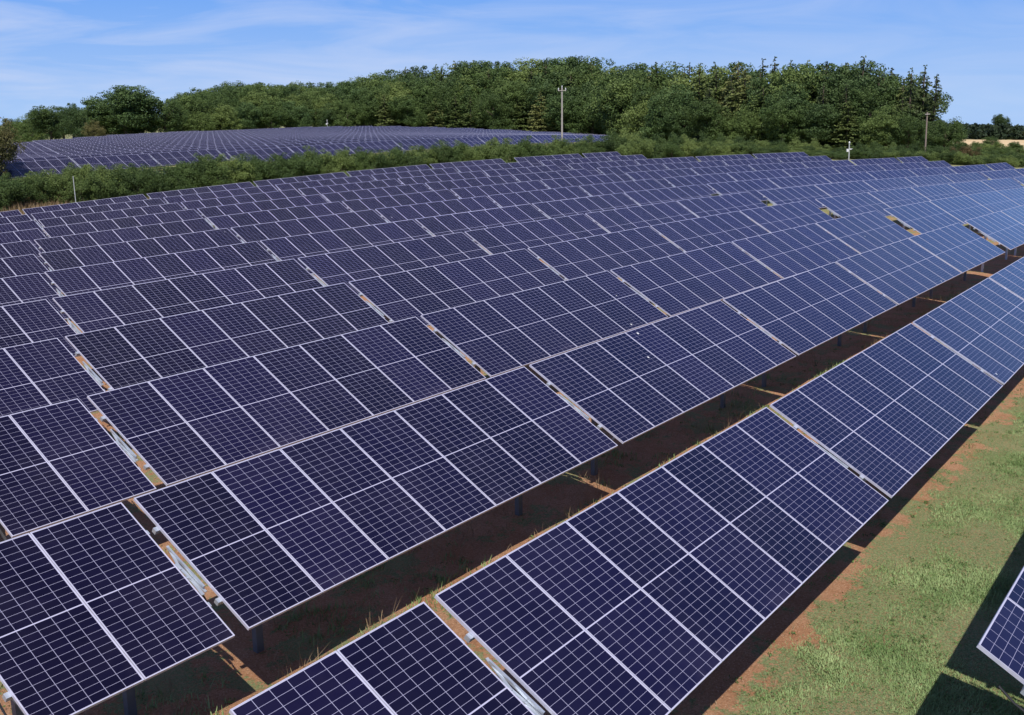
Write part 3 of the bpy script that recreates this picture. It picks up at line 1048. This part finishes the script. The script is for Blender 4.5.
# ------------------------------------------------------------------ poles and masts
def pole_root(name, px, py, d, label, cat, lean=0.0):
    p = at(px, py, d)
    r = link(name, None, None, (p[0], p[1], tz(p[0], p[1])))
    r.empty_display_size = 0.4
    r.rotation_mode = 'ZXY'
    r.rotation_euler = (0, -lean, -YAW)
    return tag(r, label, cat), p
# tall utility pole behind the hedge
r, p = pole_root('utility_pole', 562, 120, 124, 'tall pale wooden utility pole rising above the middle of the hedge', 'utility pole')
h = height_at(562, 88, p[0], p[1]) - r.location.z
mb = MB(); mb.tube((0, 0, -0.8), (0, 0, h), 0.115, 0.085, 12); link('pole', mb.mesh('pole', [M_WOOD]), r)
mb = MB(); mb.bar((-0.45, -0.11, h - 0.28), (0.45, -0.11, h - 0.28), 0.07, 0.07); link('crossarm', mb.mesh('crossarm', [M_WOOD]), r)
for sx in (-0.4, 0.0, 0.4):
    mb = MB(); z0 = h - 0.25 if sx else h
    mb.tube((sx, -0.11 if sx else 0, z0), (sx, -0.11 if sx else 0, z0 + 0.28), 0.05, 0.03, 8)
    mb.tube((sx, -0.11 if sx else 0, z0 + 0.1), (sx, -0.11 if sx else 0, z0 + 0.16), 0.08, 0.08, 8)
    link('insulator', mb.mesh('insulator', [M_WHITE]), r)
# brown pole against the conifers
r, p = pole_root('utility_pole', 927, 130, 160, 'slim brown wooden pole in front of the conifers at right', 'utility pole', 0.085)
h = height_at(927, 112, p[0], p[1]) - r.location.z
mb = MB(); mb.tube((0, 0, -0.8), (0, 0, h), 0.115, 0.09, 12); link('pole', mb.mesh('pole', [M_DARKWOOD]), r)
mb = MB(); mb.bar((-0.35, -0.15, h - 0.25), (0.35, -0.15, h - 0.25), 0.1, 0.1); link('crossarm', mb.mesh('crossarm', [M_WOOD]), r)

def camera_mast(px, d, ytop, label):
    r, p = pole_root('camera_mast', px, 140, d, label, 'camera mast', 0.065 if px > 700 else 0.0)
    h = height_at(px, ytop, p[0], p[1]) - r.location.z
    mb = MB(); mb.tube((0, 0, -0.5), (0, 0, h), 0.075, 0.06, 10); link('pole', mb.mesh('pole', [M_GREYPOLE]), r)
    mb = MB(); mb.box(-0.28, -0.08, -0.1, 0.1, h - 0.9, h - 0.62); mb.box(-0.09, -0.05, -0.04, 0.04, h - 0.8, h - 0.7)
    link('control_box', mb.mesh('control_box', [M_WHITE]), r)
    mb = MB(); mb.bar((0.0, 0, h - 0.62), (0.22, -0.14, h - 0.65), 0.1, 0.11); mb.bar((0.19, -0.12, h - 0.585), (0.30, -0.18, h - 0.61), 0.13, 0.025)
    link('camera_housing', mb.mesh('camera_housing', [M_WHITE]), r)
    mb = MB(); mb.tube((0, 0, h), (0, 0, h + 0.1), 0.085, 0.085, 12); mb.tube((0, 0, h + 0.1), (0, 0, h + 0.17), 0.085, 0.03, 12)
    link('sensor_dome', mb.mesh('sensor_dome', [M_WHITE]), r)
camera_mast(850, 122, 143, 'white camera mast with box behind the last rows at right')
camera_mast(328, 250, 120.5, 'tiny white camera mast at the edge of the wood, left of centre')
# thin weather post at left
r, p = pole_root('sensor_post', 75, 195, 70, 'thin pale sensor post with grey base at left, behind the last row', 'post')
h = height_at(75, 176, p[0], p[1]) - r.location.z
mb = MB(); mb.tube((0, 0, -0.3), (0, 0, h), 0.03, 0.022, 8); link('pole', mb.mesh('pole', [M_GREYPOLE]), r)
mb = MB(); mb.box(-0.13, 0.13, -0.1, 0.1, -0.1, 0.75); mb.box(-0.08, 0.08, -0.07, 0.07, 0.75, 0.95); link('base_box', mb.mesh('base_box', [M_GREYPOLE]), r)

# ------------------------------------------------------------------ grass, weeds and straw
def vnoise(x, y, s, seed):
    g = np.random.default_rng(seed).random((256, 256))
    xs_, ys_ = x / s, y / s
    xi, yi = np.floor(xs_).astype(int), np.floor(ys_).astype(int)
    fx, fy = xs_ - xi, ys_ - yi
    fx, fy = fx * fx * (3 - 2 * fx), fy * fy * (3 - 2 * fy)
    q = lambda a, b: g[a % 256, b % 256]
    return (q(xi, yi) * (1 - fx) + q(xi + 1, yi) * fx) * (1 - fy) + (q(xi, yi + 1) * (1 - fx) + q(xi + 1, yi + 1) * fx) * fy

def blades(n, x0, x1, y0, y1, dens, hmin, hmax, w, seed, spread=0.05, k=7, lean=0.6):
    g = np.random.default_rng(seed)
    x = x0 + (x1 - x0) * g.random(n) ** 1.5; y = g.uniform(y0, y1, n)
    keep = g.random(n) < dens(x, y)
    x, y = x[keep], y[keep]
    z = terrain(x, y)
    m = len(x)
    sz = g.uniform(0.6, 1.4, m)
    X = np.repeat(x, k) + g.normal(size=m * k) * spread; Y = np.repeat(y, k) + g.normal(size=m * k) * spread; Z = np.repeat(z, k)
    H = g.uniform(hmin, hmax, m * k) * np.repeat(sz, k)
    a = g.uniform(0, 6.283, m * k); ln = g.uniform(0.1, lean, m * k) * H * 1.4
    ww = w * g.uniform(0.6, 1.4, m * k)
    px_, py_ = -np.sin(a) * ww, np.cos(a) * ww
    base = np.stack([X, Y, Z - 0.01], 1)
    P0 = base + np.stack([px_, py_, 0 * X], 1); P1 = base - np.stack([px_, py_, 0 * X], 1)
    P2 = base + np.stack([np.cos(a) * ln, np.sin(a) * ln, H], 1)
    return np.stack([P0, P1, P2], 1)

def dens_strip(x, y):
    s = np.clip((0.40 - y) / 0.9, 0, 1)
    n_ = 0.5 * vnoise(x, y, 0.9, 3) + 0.5 * vnoise(x, y, 0.3, 4)
    return np.clip(np.maximum((n_ - 0.60 + 0.58 * s) * 2.2, 0.42 * (s > 0.45)), 0.0, 1)
def dens_patch(x, y):
    n_ = 0.6 * vnoise(x, y, 1.1, 5) + 0.4 * vnoise(x, y, 0.35, 6)
    return np.clip((n_ - 0.57) * 3.2, 0.0, 0.8)
G = [blades(170000, 7, 46, -4.5, 0.6, dens_strip, 0.010, 0.042, 0.006, 21, 0.06, 6, 1.1),
     blades(9000, 4, 40, 1.2, 5.0, dens_patch, 0.04, 0.12, 0.010, 22),
     blades(9000, 4, 24, 5.0, 12.0, dens_patch, 0.04, 0.14, 0.010, 23),
     blades(9000, 3, 60, 12.0, 30.0, dens_patch, 0.05, 0.2, 0.014, 24)]
tag(link('grass', tris_mesh('grass', np.concatenate(G), M_GRASS)), 'short green grass and weeds growing on the orange soil', 'grass', None, 'stuff')
wx = 6 + 34 * rng.random(5200) ** 1.6; wy = rng.uniform(-4.2, 0.75, 5200)
keep = rng.random(5200) < np.clip(0.55 * vnoise(wx, wy, 0.7, 12) + 0.45 * vnoise(wx, wy, 0.25, 13) - 0.18, 0, 1)
wx, wy = wx[keep], wy[keep]
wc_ = np.stack([wx, wy, terrain(wx, wy) + 0.015], 1)
lx = rng.uniform(3, 40, 900); ly = rng.uniform(1.0, 14, 900)
wc_ = np.concatenate([wc_, np.stack([lx, ly, terrain(lx, ly) + 0.02], 1)])
WV = clump_leaves(wc_, rng.uniform(0.04, 0.13, len(wc_)), 22, 0.014, 0.45)
tag(link('weeds', quads_mesh('weeds', WV, M_WEED)), 'low broad-leaved weeds dotted over the soil beside the rows', 'weeds', None, 'stuff')
D1 = lambda x, y: np.clip((vnoise(x, y, 0.8, 8) - 0.45) * 1.6, 0.02, 0.6)
G = [blades(7500, 4, 44, 0.6, 7.0, D1, 0.08, 0.36, 0.004, 31, 0.09, 6, 0.9),
     blades(1600, 4, 40, -4.0, 0.6, D1, 0.04, 0.12, 0.004, 32, 0.06, 5, 0.9),
     blades(16000, 26, 52, 54.0, 74.0, lambda x, y: 0.8 + 0 * x, 0.2, 0.65, 0.03, 33, 0.3, 6, 0.7)]
tag(link('dry_grass', tris_mesh('dry_grass', np.concatenate(G), M_STRAW)), 'dry straw-coloured stalks among the solar rows and by the hedge', 'dry grass', None, 'stuff')
